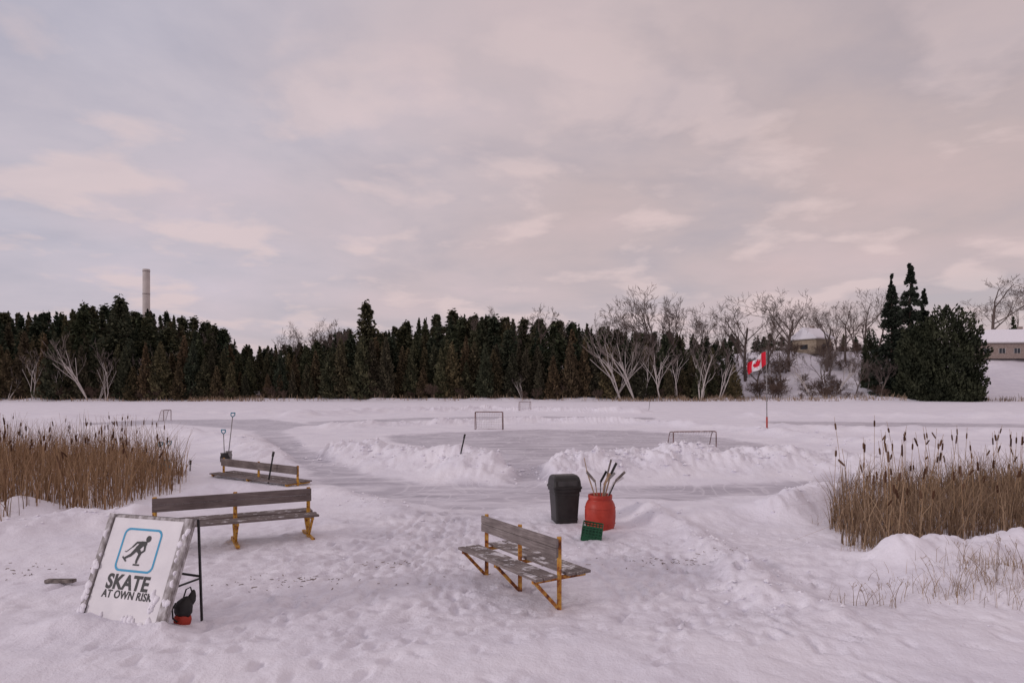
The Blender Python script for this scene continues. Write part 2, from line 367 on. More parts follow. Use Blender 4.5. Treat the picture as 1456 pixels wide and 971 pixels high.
# ---------------------------------------------------------------- trees
def foliage(mb, n, hgt, R, size, kind, c0, c1, base=.03, mat=1):
    t = rng.random(n * 3); pr = (1 - t) ** .8 + .06
    t = t[rng.random(n * 3) < pr][:n]; n = len(t)
    th = rng.random(n) * 2 * math.pi
    if kind == 'spruce':
        nb = int(hgt * 10); tb = rng.random(nb * 3); tb = tb[rng.random(nb * 3) < (1 - tb) ** .6 + .15][:nb]; nb = len(tb)
        ab = rng.random(nb) * 6.283; rb = R * ((1 - tb) ** .9 + .02) * rng.uniform(.62, 1.12, nb)
        w = rng.integers(0, nb, n); f = rng.random(n) ** .6
        r = rb[w] * f; th = ab[w] + rng.normal(0, .13, n) / (f + .25); t = tb[w]
        z = hgt * (base + (1 - base) * t) - .32 * r + .10 * r * f + rng.normal(0, .2, n)
    elif kind == 'pine':
        k = 20; cz = rng.random(k) * .55 + .40; ca = rng.random(k) * 6.28; cr = (1.05 - cz) * R * 1.25 * rng.random(k)
        cz[0] = .96; cr[0] = 0
        which = rng.integers(0, k, n); sc_ = (1.15 - cz[which]) * .45 * R
        px = cr[which] * np.cos(ca[which]) + rng.normal(0, 1, n) * sc_; py = cr[which] * np.sin(ca[which]) + rng.normal(0, 1, n) * sc_
        z = hgt * cz[which] + rng.normal(0, .028 * hgt, n)
        r = np.hypot(px, py); th = np.arctan2(py, px)
    elif kind == 'bush':
        prof = np.sqrt(np.clip(1 - (np.abs(t - .30) / .72) ** 2.0, 0, 1))
        lob = 1 + .14 * np.sin(th * 3 + t * 7) + .14 * np.sin(th * 5 - t * 13) + .10 * np.sin(th * 11 + t * 31)
        r = R * prof * lob * rng.random(n) ** .3; z = hgt * t * (1 + .06 * np.sin(th * 4))
    else:
        ph = rng.uniform(0, 6, 3)
        prof = (1 - t) ** .78 * (1 - .3 * np.exp(-t * 12))
        lob = 1 + .22 * np.sin(th * 3 + t * 11 + ph[0]) + .2 * np.sin(th * 5 - t * 23 + ph[1]) + .14 * np.sin(t * 50 + th * 2 + ph[2])
        r = R * prof * rng.random(n) ** .35 * lob; z = hgt * (base + (1 - base) * t)
    ctr = np.stack([r * np.cos(th), r * np.sin(th), z], 1)
    if kind == 'cedar' or kind == 'bush': ax = np.stack([np.cos(th) * .5, np.sin(th) * .5, np.full(n, .7)], 1)
    else: ax = np.stack([np.cos(th), np.sin(th), np.full(n, -.25)], 1)
    ax += rng.normal(0, .35, (n, 3)); ax /= np.linalg.norm(ax, axis=1)[:, None]
    rd = rng.normal(0, 1, (n, 3)); bx = np.cross(ax, rd); bx /= np.linalg.norm(bx, axis=1)[:, None]
    sz = size * rng.uniform(.5, 1.3, n)[:, None]
    vs = np.stack([ctr - ax * sz, ctr + bx * sz * .5, ctr + ax * sz, ctr - bx * sz * .5], 1).reshape(-1, 3)
    o = len(mb.v); mb.v.extend(map(tuple, vs.tolist()))
    f = (np.arange(n * 4).reshape(-1, 4) + o).tolist(); mb.f.extend(map(tuple, f)); mb.m.extend([mat] * n)
    k = np.clip(.5 + .5 * np.sin(th * 3 + t * 14) * .7 + rng.normal(0, .22, n), 0, 1)[:, None]
    cc = np.array(c0) * (1 - k) + np.array(c1) * k
    mb.c.extend(map(tuple, np.repeat(cc, 4, 0).tolist()))
BK = (.07, .052, .044)
def conifer(name, hgt, R, n, size, kind, c0, c1, fm):
    mb = MB(); mb.tube([(0, 0, -.5), (0, 0, hgt * .5), (0, 0, hgt * .98)], [hgt * .014, hgt * .009, .02], 6, 0, BK)
    if kind in ('pine', 'spruce'):
        for i in range(26):
            z = hgt * (.15 + .8 * random.random()); a = random.random() * 6.28; l = R * (1 - z / hgt) * .9 + .3
            mb.tube([(0, 0, z), (l * math.cos(a), l * math.sin(a), z - (.2 * l if kind == 'spruce' else -.15 * l))], [.09, .03], 3, 0, BK)
    foliage(mb, n, hgt, R, size, kind, c0, c1)
    return mb.mesh(name, [m_bark, fm])
G0 = (.028, .036, .025); G1 = (.074, .082, .054); B0 = (.044, .038, .027); B1 = (.115, .098, .066); O0 = (.038, .040, .026); O1 = (.112, .106, .068)
fcedar = [conifer('olive_cedar%d' % i, 16, random.uniform(2.2, 3.0), 2500, .38, 'cedar', *((O0, O1) if i % 2 else (B0, B1)), m_fol) for i in range(6)]
cedars = [conifer('dark_cedar%d' % i, 16, random.uniform(2.4, 3.2), 2300, .40, 'cedar', G0, G1, m_fol) for i in range(4)]
pines = [conifer('pine_mesh%d' % i, 16, 3.4, 2600, .38, 'pine', G0, G1, m_fol) for i in range(4)]
spr = [conifer('spruce_mesh%d' % i, 16, 3.2, 3000, .40, 'spruce', G0, G1, m_fol) for i in range(4)]
def bare(name, hgt, spread, lv, col, tcol=None, r0=None, lean=0, up=.25, kids=4, multi=1, tw=.016):
    mb = MB(); tcol = tcol or col
    def br(p, d, l, r, k):
        n = 3 if k < 2 else 2; pts = [p]; q = p.copy(); dd = d.copy(); rad = [r]
        for i in range(n):
            dd = (dd + Vector((random.gauss(0, .13), random.gauss(0, .13), random.gauss(0, .08) + up * .25))).normalized()
            q = q + dd * l / n; pts.append(q.copy()); rad.append(max(tw, r * (1 - .45 * (i + 1) / n)))
        mb.tube(pts, rad, 6 if k == 0 else (4 if k < 2 else 3), 0, tcol if k < 2 else col, cap=False)
        if k >= lv: return
        nk = kids + (2 if k == 0 else 0)
        for j in range(nk):
            t = random.uniform(.35 if k else .3, 1); i = min(int(t * n), n - 1); f = t * n - i
            s = pts[i].lerp(pts[i + 1], min(f, 1))
            a = random.random() * 6.28; o = dd.orthogonal(); o.rotate(Matrix.Rotation(a, 3, dd))
            nd = (dd * .8 + o * spread * random.uniform(.5, 1.2) + Vector((0, 0, up * .6))).normalized()
            br(s, nd, l * random.uniform(.48, .72) * (1.0 if k else (1.25 - .5 * t)), max(tw, rad[i] * .55), k + 1)
    for q in range(multi):
        d = Vector((lean + random.gauss(0, .12) * (multi > 1) * 2, random.gauss(0, .1), 1)).normalized()
        br(Vector((random.gauss(0, .3) * (multi > 1), 0, -.4)), d, hgt * .48, r0 or hgt * .013, 0)
    zs = [v[2] for v in mb.v]; k = hgt / max(zs); mb.v = [(a * k, b * k, c * k) for a, b, c in mb.v]
    return mb.mesh(name, [m_bark])
bares = [bare('bare_mesh%d' % i, 16, random.uniform(.7, .95), 5, (.14, .11, .10), (.12, .095, .085), kids=random.choice((3, 4))) for i in range(5)]
tall = [bare('tall_mesh%d' % i, 16, .5, 5, (.15, .12, .11), (.14, .115, .105), up=.45, kids=3) for i in range(4)]
birch = [bare('birch_mesh%d' % i, 12, .38, 4, (.22, .185, .175), (.50, .46, .44), r0=.10, lean=random.uniform(-.3, .3), up=.22, kids=2, multi=2, tw=.014) for i in range(5)]
shrub = [bare('shrub_mesh%d' % i, 5, .9, 3, (.12, .085, .07), r0=.05, up=.3, kids=3, multi=6, tw=.020) for i in range(3)]
def inst(me, name, x, y, hgt, base=16, wid=None, parent=None, rz=None, sink=.2, z=None):
    z = (T(x, y) if z is None else z) - sink; s = hgt / base; w = (wid or 1) * s
    o = bpy.data.objects.new(name, me); S.collection.objects.link(o)
    o.location = (x, y, z); o.scale = (w, w, s); o.rotation_euler = (0, 0, random.random() * 6.28 if rz is None else rz)
    if parent: o.parent = parent
    return o
back = [(-300,452),(0,448),(60,446),(110,441),(150,436),(200,443),(250,449),(300,458),(325,470),(340,490),(400,495),(440,488),(475,474),(500,470),(545,474),(560,462),(600,453),(640,447),(680,448),(740,453),(800,461),(850,466),(900,470),(960,474),(1030,480),(1100,478),(1260,478),(1400,482),(1800,474)]
front = [(-300,490),(0,488),(60,478),(110,484),(200,498),(260,490),(300,500),(345,520),(390,506),(440,512),(480,488),(520,472),(555,492),(600,512),(640,496),(700,486),(760,494),(820,488),(880,498),(940,500),(1000,510),(1040,520),(1070,535)]
def prof(l, u): return float(np.interp(u, [p[0] for p in l], [p[1] for p in l]))
FE = empty('distant_evergreen_forest', (0, 150, 0)); FE.matrix_basis = Matrix.Identity(4)
cnt = 0
for (yy, sp, mixf, u0, u1, j) in [(152.2, 3.1, 0, -300, 1050, 30), (155, 3.0, .15, -300, 1045, 24), (160, 3.1, .5, -300, 1040, 17), (170, 3.4, .8, -300, 1040, 11), (186, 3.7, .95, -300, 1045, 8), (208, 3.9, 1, -300, 1060, 6), (240, 4.3, 1, -300, 1100, 4.5), (262, 5, 1.0, -300, 1700, 4.5)]:
    xx_ = np.arange(gx(u0, yy), gx(u1, yy), sp); xx_ = xx_ + rng.uniform(-.45, .45, len(xx_)) * sp; yv = yy + rng.uniform(-1.3, 1.3, len(xx_)); zz_ = terrain(xx_, yv)
    for xx, y2, tz in zip(xx_.tolist(), yv.tolist(), zz_.tolist()):
        u = 728 + xx / y2 * F
        vt = prof(front, u) * (1 - mixf) + prof(back, u) * mixf + (random.random() ** 1.3 * 1.25 - .35) * j + 4 * float(vn(u * .02, yy * .1)) * (mixf > .4)
        hg = gz(vt, y2) - tz
        if hg < 2.5 or random.random() < .04: continue
        r = random.random()
        if mixf < .3: src = random.choice(fcedar) if r < .85 else random.choice(cedars)
        else: src = random.choice(fcedar) if r < .18 else (random.choice(cedars) if r < .40 else (random.choice(spr) if r < .68 else random.choice(pines)))
        inst(src, 'evergreen', xx, y2, hg + .2, wid=random.uniform(.9, 1.35) * (16 / max(hg, 9)) ** .35, parent=FE, z=tz); cnt += 1
for xx in np.arange(gx(-300, 151), gx(1290, 151), 2.8):
    if random.random() < .75: inst(random.choice(shrub), 'undergrowth', float(xx), 151 + random.uniform(-.6, 2.5), random.uniform(1.5, 3.8), 5, parent=FE)
for k in range(48):
    u = random.uniform(1035, 1275); yy = random.uniform(153, 198); xx = gx(u, yy)
    inst(random.choice(shrub), 'undergrowth', xx, yy, random.uniform(2.0, 5.0), 5, wid=1.2, parent=FE)
for k in range(12):
    u = random.uniform(1030, 1255); yy = random.uniform(154, 190); xx = gx(u, yy); z = T(xx, yy)
    inst(random.choice(tall), 'bare_sapling', xx, yy, random.uniform(7, 11), 16, wid=1.2, parent=FE, z=z)
def topat(me, name, u, v, y, base=16, wid=1, rz=None):
    x = gx(u, y); z = T(x, y); return inst(me, name, x, y, gz(v, y) - z + .2, base, wid, rz=rz, z=z)
for (u, v, y, w) in [(935,397,166,1.0),(968,418,168,.9),(1002,436,166,.9),(868,434,176,.8),(888,446,170,.8),(768,430,182,.8),(690,434,215,.7),(425,456,180,.8),(446,450,185,.9),(482,452,180,.8),
                     (1060,420,176,1.0),(1088,428,180,.9),(1122,408,178,1.0),(1150,432,206,.9),(1176,430,178,.8),(1202,428,186,.9),(1226,412,184,1.0),(1246,422,190,1),(1040,455,170,.8),(1075,462,165,.7),(1410,394,212,1.2),(1445,412,226,.9),(1378,430,225,.8),(1500,400,222,1.1)]:
    topat(random.choice(bares), 'bare_tree', u, v, y, wid=w * random.uniform(.95, 1.15))
for (u, v, y) in [(920,405,170),(950,412,172),(235,450,186),(60,452,190),(300,468,180),(400,470,178),(800,455,190),(850,450,176),(1015,448,172),(1130,420,212),(1215,425,200),(1165,436,208),(1190,440,210),(1098,440,196),(1050,446,190),(1112,460,166)]:
    topat(random.choice(tall), 'bare_tree', u, v, y)
for (u, v, y) in [(128,474,150),(150,482,149.8),(222,488,149.8),(205,502,149.6),(10,516,149.6),(48,480,150),(138,530,149.6),(885,462,150.5),(905,460,150),(918,472,150.5),(962,478,150.5),(992,472,150),(998,492,150),(870,474,150.5),(740,530,149.8),(1155,500,153),(1185,495,156),(1020,490,150.5),(940,482,150.3),(85,500,149.8)]:
    topat(random.choice(birch), 'birch_tree', u, v, y, 12)
bigs = [conifer('spruce_big%d' % i, 26, 5.6, 14000, .36, 'spruce', (.018, .024, .018), (.044, .054, .040), m_folbig) for i in range(2)]
topat(bigs[0], 'spruce_tree', 1294, 374, 156, 26, .95); topat(bigs[1], 'spruce_tree', 1268, 392, 158, 26, .95); topat(bigs[0], 'spruce_tree', 1314, 410, 161, 26, .85, 2.0)
ced = conifer('cedar_big', 18, 6.6, 19000, .40, 'bush', (.022, .027, .017), (.056, .062, .037), m_folbig)
topat(ced, 'cedar_tree', 1346, 440, 150.5, 18, .95, .6)
ced2 = conifer('cedar_big2', 18, 4.6, 10000, .40, 'bush', (.022, .027, .017), (.054, .060, .036), m_folbig)
topat(ced2, 'cedar_tree', 1304, 462, 152.0, 18, 1.05); topat(ced2, 'cedar_tree', 1238, 472, 165, 18, .6)
topat(pines[0], 'pine_tree', 170, 424, 160, 16, 1.0); topat(pines[1], 'pine_tree', 520, 432, 165, 16, 1.0); topat(pines[2], 'pine_tree', 120, 434, 166, 16, .9)
for (u, v, y) in [(1441,450,212),(1397,462,216)]: topat(random.choice(spr), 'spruce_tree', u, v, y, 16, 1.2)
print('trees', time.time() - T0)

# ---------------------------------------------------------------- smokestack
X0 = gx(208, 600); E = empty('smokestack', (X0, 600, 0)); mb = MB()
zt = gz(383, 600)
mb.tube([(X0, 600, -5), (X0, 600, zt * .5), (X0, 600, zt)], [3.2, 3.05, 2.95], 28, 0); mb.obj('shaft', [m_conc], E, True)
mb = MB()
for z in (zt * .985, zt * .8, zt * .62): mb.tube([(X0, 600, z - .6), (X0, 600, z + .6)], [3.1, 3.1], 28, 0)
mb.obj('rim_bands', [m_rim], E, True)

# ---------------------------------------------------------------- houses
m_wall = surf('tan_siding', [(.3, (.32, .26, .19)), (.7, (.42, .35, .27))], 2, rough=.8, bump=.1)
m_brick = surf('buff_brick', [(.3, (.22, .17, .15)), (.7, (.34, .28, .25))], 3, rough=.9, bump=.1)
m_glass = surf('dark_window', [(.3, (.02, .025, .03)), (.7, (.05, .055, .065))], 1, rough=.15, bump=0)
m_trim = surf('white_trim', [(.3, (.55, .54, .55)), (.7, (.65, .64, .65))], 2, rough=.6, bump=0)
def house(cx, cy, w, d, hw, hr, wall, hip=True, rz=0):
    z0 = T(cx, cy) - .6; E = empty('brick_house' if wall == m_brick else 'wooden_house', (cx, cy, z0))
    def put(mb, n, mats):
        mb.v = [(cx + a * math.cos(rz) - b * math.sin(rz), cy + a * math.sin(rz) + b * math.cos(rz), z0 + c) for a, b, c in mb.v]; mb.obj(n, mats, E)
    mb = MB(); mb.beam((-w / 2, 0, (hw + .6) / 2), (w / 2, 0, (hw + .6) / 2), d, hw + .6)
    if not hip: mb.add([(-w/2+.01, -d/2, hw+.6), (-w/2+.01, d/2, hw+.6), (-w/2+.01, 0, hw+.6+hr), (w/2-.01, -d/2, hw+.6), (w/2-.01, d/2, hw+.6), (w/2-.01, 0, hw+.6+hr)], [(0, 2, 1), (3, 4, 5)])
    put(mb, 'walls', [wall])
    e = .7; zb = hw + .55; r = w / 2 - d / 2 if hip else w / 2 + e
    mb = MB()
    vs = [(-w/2-e, -d/2-e, zb), (w/2+e, -d/2-e, zb), (w/2+e, d/2+e, zb), (-w/2-e, d/2+e, zb), (-r, 0, zb+hr+.2), (r, 0, zb+hr+.2)]
    vs2 = [(a, b, c + .35) for a, b, c in vs]
    mb.add(vs + vs2, [(6, 7, 11, 10), (7, 8, 11), (8, 9, 10, 11), (9, 6, 10), (0, 3, 2, 1), (0, 1, 7, 6), (1, 2, 8, 7), (2, 3, 9, 8), (3, 0, 6, 9)]); put(mb, 'snowy_roof', [m_snow])
    mb = MB(); mb.beam((-w/2-e, -d/2-e-.03, zb), (w/2+e, -d/2-e-.03, zb), .06, .25); mb.beam((-w/2-e-.03, -d/2-e, zb), (-w/2-e-.03, d/2+e, zb), .06, .25); put(mb, 'eaves', [m_trim])
    mb = MB(); k = int(w / 3.4)
    for i in range(k):
        xx = -w / 2 + (i + .5) * w / k
        mb.beam((xx - .75, -d/2-.02, 2.1), (xx + .75, -d/2-.02, 2.1), .06, 1.3, 0)
        for q in (-.8, 0, .8): mb.beam((xx + q, -d/2-.07, 1.4), (xx + q, -d/2-.07, 2.8), .05, .08, 1)
    mb.beam((-w/2-.02, -1.2, 2.1), (-w/2-.02, 1.2, 2.1), .06, 1.3, 0)
    put(mb, 'windows', [m_glass, m_trim])
    mb = MB(); mb.beam((w*.2, .8, zb), (w*.2, .8, zb + hr + 1.3), .9, .9); put(mb, 'chimney', [m_brick])
house(gx(1432, 190), 190, 19, 9, 3.8, 3.4, m_brick, True, -.12)
house(gx(1154, 198), 198, 6.5, 8, 3.8, 2.8, m_wall, False, .5)
house(gx(1600, 205), 205, 16, 9, 3.0, 2.8, m_wall, True, .1)

# ---------------------------------------------------------------- reeds, weeds, grass
def blades(name, px, py, hts, lean, wid, c0, c1, heads=None, seg=4, kinkp=.25):
    n = len(px); pz = terrain(px, py) - .06
    a = rng.random(n) * 2 * math.pi; la = hts * lean * (rng.random(n) ** 1.5 + .05)
    wa = rng.random(n) * math.pi
    vs = np.zeros((n, seg + 1, 2, 3)); t = np.linspace(0, 1, seg + 1)
    kink = (rng.random(n) < kinkp); kt = rng.uniform(.35, .8, n)
    for i, tt in enumerate(t):
        bx = px + np.cos(a) * la * tt ** 2; by = py + np.sin(a) * la * tt ** 2; bz = pz + hts * (tt - .12 * lean * tt ** 2)
        ov = np.clip(tt - kt, 0, 1) * kink
        bx = bx + np.cos(a) * ov * hts * .8; by = by + np.sin(a) * ov * hts * .8; bz = bz - ov * hts * 1.25
        w = wid * (1 - .8 * tt ** 1.5) * .5
        for s, k in ((0, -1), (1, 1)):
            vs[:, i, s, 0] = bx + k * np.cos(wa) * w; vs[:, i, s, 1] = by + k * np.sin(wa) * w; vs[:, i, s, 2] = bz
    mb = MB(); mb.v = list(map(tuple, vs.reshape(-1, 3).tolist()))
    base = np.arange(n)[:, None] * (seg + 1) * 2
    fs = np.stack([np.stack([base[:, 0] + 2 * i, base[:, 0] + 2 * i + 1, base[:, 0] + 2 * i + 3, base[:, 0] + 2 * i + 2], 1) for i in range(seg)], 1).reshape(-1, 4)
    mb.f = list(map(tuple, fs.tolist())); mb.m = [0] * len(mb.f)
    k = (rng.random(n) ** 1.3)[:, None]; cc = np.array(c0) * (1 - k) + np.array(c1) * k
    mb.c = list(map(tuple, np.repeat(cc, (seg + 1) * 2, 0).tolist()))
    if heads:
        H = np.array(heads); HZs = terrain(H[:, 0], H[:, 1])
        for (hx, hy, hh), z in zip(heads, HZs.tolist()):
            lx, ly = random.gauss(0, .10), random.gauss(0, .10)
            top = Vector((hx + lx * hh, hy + ly * hh, z + hh)); b0 = Vector((hx, hy, z - .1)); mid = b0.lerp(top, .55) + Vector((-lx * .2, -ly * .2, 0))
            mb.tube([b0, mid, top], [.007, .006, .004], 3, 0, (.30, .2, .12), False)
            d = (top - mid).normalized(); L = random.uniform(.12, .21); s = top - d * (.06 + random.random() * .1 + L)
            if random.random() < .15: d = (d + Vector((random.uniform(-.9, .9), 0, 0))).normalized()
            r = random.uniform(.014, .021); c = random.choice([(.065, .032, .02), (.085, .042, .025), (.13, .075, .048)])
            mb.tube([s, s + d * .02, s + d * L * .5, s + d * (L - .02), s + d * L], [.006, r, r * 1.08, r, .005], 7, 0, c)
    return mb.obj(name, [m_reed])
def inpoly(poly, n):
    P = np.array(poly); lo = P.min(0); hi = P.max(0); out = np.zeros((0, 2))
    while len(out) < n:
        q = rng.uniform(lo, hi, (n * 2, 2)); d = sdf(q[:, 0], q[:, 1], poly) + .6 * fbm(q[:, 0] * .9, q[:, 1] * .9, 4)
        out = np.concatenate([out, q[d < 0]])
    return out[:n]
TA = (.14, .08, .045); TB = (.42, .28, .17)
LP = [(-21, 13.6), gp(0,748), gp(60,738), gp(130,738), gp(185,728), gp(225,712), gp(262,708), gp(262,680), gp(225,660), gp(150,650), gp(0,646), (-26, 27)]
q = inpoly(LP, 11500); hts = (.7 + 1.15 * rng.random(len(q)) ** 1.5) * (.95 + .4 * fbm(q[:, 0] * .6, q[:, 1] * .6, 3)) * (1 - .25 * ss(-9.5, -7, q[:, 0]))
hd = [(a, b, random.uniform(1.2, 1.85)) for a, b in inpoly(LP, 260)]
blades('cattail_reeds', q[:, 0], q[:, 1], hts, .5, .019, TA, TB, hd, kinkp=.3)
RP = [gp(1192,752), gp(1212,784), gp(1250,800), gp(1305,802), gp(1335,782), gp(1390,772), gp(1520,772), (14.5, 12.0), (17, 17), gp(1456,686), gp(1290,700), gp(1210,718)]
q = inpoly(RP, 10500); hts = (.35 + .85 * rng.random(len(q)) ** 1.2) * (.98 + .4 * fbm(q[:, 0] * .8, q[:, 1] * .8, 3)) * (1 + .25 * (1 - ss(6, 7.2, q[:, 0])))
hd = [(a, b, .9 + .95 * random.random()) for a, b in inpoly(RP, 160)]
blades('cattail_reeds', q[:, 0], q[:, 1], hts, .6, .017, (.12, .075, .048), (.38, .27, .18), hd, kinkp=.4)
pts = []
for (u, v, s, n) in [(1400,862,.30,140),(1350,868,.25,90),(1440,850,.35,150),(1260,868,.22,26),(1190,866,.12,12),(1290,850,.4,30),(1160,748,.06,10),(1230,800,.15,50),(1375,835,.3,40),(1450,880,.2,40)]:
    c = gp(u, v); pts += [(random.gauss(c[0], s), random.gauss(c[1], s * .6)) for _ in range(n)]
q = np.array(pts); blades('dry_grass', q[:, 0], q[:, 1], rng.uniform(.12, .50, len(q)), .9, .006, (.16, .10, .06), (.42, .31, .2), kinkp=.4)
q = []
for (u0, u1, n) in [(270,375,500),(880,1060,900),(1060,1290,420),(0,270,260),(375,880,420),(1400,1500,200)]:
    for _ in range(n): u = random.uniform(u0, u1); yy = random.uniform(147.5, 151.5); q.append((gx(u, yy), yy))
q = np.array(q); blades('shore_grass', q[:, 0], q[:, 1], rng.uniform(.4, 1.3, len(q)), .5, .14, (.20, .14, .095), (.42, .32, .235), seg=2)
mb = MB()
for (u, v, hh) in [(1345,870,.55),(1400,868,.5),(1425,862,.6),(1262,872,.42),(1195,868,.30),(1375,850,.45),(1448,858,.5),(1288,866,.3),(1232,870,.25)]:
    c = gp(u, v); z = T(*c)
    for k in range(2):
        lx = random.gauss(0, .3); ox = random.gauss(0, .08); sc_ = random.uniform(.7, 1)
        p = [Vector((c[0] + ox + lx * hh * f * f, c[1] + .05 * k, z - .05 + hh * sc_ * f)) for f in (0, .4, .75, 1)]
        mb.tube(p, [.004, .0035, .0025, .0015], 4, 0, (.22, .15, .10))
        for j in range(6):
            s = p[2].lerp(p[3], random.random()); e_ = s + Vector((random.uniform(-.05, .05), random.uniform(-.03, .03), random.uniform(.02, .06)))
            mb.tube([s, e_], [.0015, .0015], 3, 0, (.25, .17, .11)); mb.tube([e_, e_ + Vector((0, 0, .012))], [.004, .002], 4, 0, (.30, .21, .14))
mb.obj('seedhead_weeds', [m_reed])

# ---------------------------------------------------------------- debris
mb = MB()
for (u, v, s, n) in [(950,806,.35,34),(420,830,.35,34),(545,806,.3,24),(30,816,.5,26),(985,800,.4,20),(380,835,.4,16),(610,830,.7,8),(850,810,.5,8)]:
    c = gp(u, v); A_ = np.stack([rng.normal(c[0], s, n), rng.normal(c[1], s * .4, n)], 1); zz_ = terrain(A_[:, 0], A_[:, 1])
    for (a, b_), z in zip(A_.tolist(), zz_.tolist()):
        z += .004; l = random.uniform(.006, .04); an = random.random() * 3.14
        k = random.uniform(.08, .22)
        mb.beam((a - l * math.cos(an), b_ - l * math.sin(an), z), (a + l * math.cos(an), b_ + l * math.sin(an), z + random.uniform(-.008, .008)), .009, .005, 0, col=(k, k * .7, k * .5))
mb.obj('bark_litter', [m_bark])
mb = MB(); c0 = gp(66, 838); c1 = gp(106, 839); z = T(*c0) + .03
mb.beam((c0[0], c0[1], z), (c1[0], c1[1], z + .01), .09, .045); mb.obj('broken_plank', [m_woodgrey], None, False, .006)

# ---------------------------------------------------------------- benches
def bench(A, B, stops, paint, sink=0.0, snowy=.0, over=.1, seed=1, feet=True, nseat=(.09, .205, .325)):
    random.seed(seed); A = Vector((*A, 0)); B = Vector((*B, 0)); d = (B - A); Ln = d.length; d.normalize()
    n = Vector((d.y, -d.x, 0)); n = n if n.y < 0 else -n
    C = (A + B) / 2; zc = sum(T(*(A.lerp(B, t)).xy) for t in (0, .5, 1)) / 3 - .02 - sink
    E = empty('park_bench', (C.x, C.y, zc)); wm = woodmat('bench_boards', (d.x, d.y), stops); wseat = seatmat('dusted_seat_boards', (d.x, d.y), stops, snowy)
    up = Vector((0, 0, 1)); P = lambda s, w, z: A + d * s + n * w + up * (zc + z)
    mb = MB(); off = .055
    mb.beam(P(-.04, off, .838), P(Ln + .04, off, .838), .035, .112); mb.beam(P(-.04, off, .722), P(Ln + .04, off + .003, .722), .035, .112)
    mb.obj('backrest', [wm], E, False, .006)
    mb = MB()
    for w in nseat:
        for s in (-1, 1):
            mb.beam(P(-over + random.uniform(-.015, .015), s * (w + .045), .45 + random.uniform(-.003, .003)), P(Ln + over + random.uniform(-.015, .015), s * (w + .045) + random.uniform(-.006, .006), .45), .106, .036)
    mb.obj('seat', [wseat], E, False, .005)
    for i, s in enumerate((0, Ln * .5, Ln)):
        mb = MB()
        mb.beam(P(s, 0, -.15), P(s, 0, .91), .055, .055)
        mb.beam(P(s, -.40, .405), P(s, .40, .405), .045, .045)
        mb.beam(P(s, .36, .39), P(s + .001, .03, .04), .04, .04)
        if feet:
            mb.beam(P(s, -.36, .39), P(s + .001, -.03, .04), .04, .04)
            mb.beam(P(s, -.44, .035), P(s, .44, .035), .06, .05)
        mb.obj('frame_%d' % (i + 1), [paint], E, False, .005)
W1 = [(.3, (.075, .06, .058)), (.5, (.16, .13, .125)), (.7, (.27, .23, .22))]
W2 = [(.3, (.085, .07, .067)), (.5, (.19, .16, .155)), (.7, (.34, .30, .29))]
bench((-.37, 9.97), (.585, 8.45), W2, m_yellow2, 0, .09, .1, 3, feet=False)
bench((-5.92, 11.30), (-3.72, 12.46), W1, m_yellow, 0, .05, .1, 4)
bench((-9.0, 21.3), (-6.0, 19.1), W1, m_yellow, .33, .0, .1, 5, feet=False)
random.seed(99)

# ---------------------------------------------------------------- waste bin
def sq(cx, cy, z, hx, hy, p=5, n=40, rz=0):
    o = []
    for k in range(n):
        t = 2 * math.pi * (k + .5) / n; c, s = math.cos(t), math.sin(t); r = (abs(c) ** p + abs(s) ** p) ** (-1 / p)
        a, b_ = r * c * hx, r * s * hy; o.append((cx + a * math.cos(rz) - b_ * math.sin(rz), cy + a * math.sin(rz) + b_ * math.cos(rz), z))
    return o
def rsq(cx, cy, z, hx, hy, rad, rz=0):
    o = []
    for k, (sx, sy) in enumerate(((1, 1), (-1, 1), (-1, -1), (1, -1))):
        for t in np.linspace(0, math.pi / 2, 7):
            an = t + k * math.pi / 2; a, b_ = sx * (hx - rad) + rad * math.cos(an), sy * (hy - rad) + rad * math.sin(an)
            o.append((cx + a * math.cos(rz) - b_ * math.sin(rz), cy + a * math.sin(rz) + b_ * math.cos(rz), z))
    return o
bx, by = gp(804, 747); by += .3; bz = T(bx, by) - .04; E = empty('trash_bin', (bx, by, bz)); rz = .20
mb = MB(); mb.loft([rsq(bx, by, bz + z, a, a, .045, rz) for z, a in [(0, .215), (.02, .225), (.3, .24), (.66, .262), (.665, .284), (.72, .286), (.725, .272)]]); mb.obj('body', [m_black], E, False)
mb = MB()
mb.loft([rsq(bx, by, bz + z, a, b_, p, rz) for z, a, b_, p in [(.726, .280, .280, .05), (.728, .302, .302, .05), (.765, .304, .304, .05), (.775, .288, .286, .05), (.88, .280, .268, .05), (.95, .268, .215, .05), (.985, .240, .150, .045), (.99, .20, .10, .04)]])
mb.obj('hooded_lid', [m_black], E, False)
m_dark = surf('bin_flap', [(.3, (.045, .044, .045)), (.7, (.07, .068, .068))], 6, rough=.5, bump=.05)
RM = Matrix.Translation((bx, by, bz)) @ Matrix.Rotation(rz, 4, 'Z')
mb = MB()
for sgn in (-1, 1):
    mb.beam(RM @ Vector((-.20, sgn * .276, .835)), RM @ Vector((.20, sgn * .276, .835)), .018, .10)
    mb.beam(RM @ Vector((-.10, sgn * .288, .80)), RM @ Vector((.10, sgn * .288, .80)), .012, .018)
mb.obj('swing_flaps', [m_dark], E, False, .005)
mb = MB()
for z, a in ((.10, .230), (.60, .260)):
    mb.loft([rsq(bx, by, bz + z + dz, a + da, a + da, .045, rz) for dz, da in ((-.012, 0), (0, .007), (.012, 0))], capb=False, capt=False)
mb.obj('moulded_bands', [m_black], E, False)

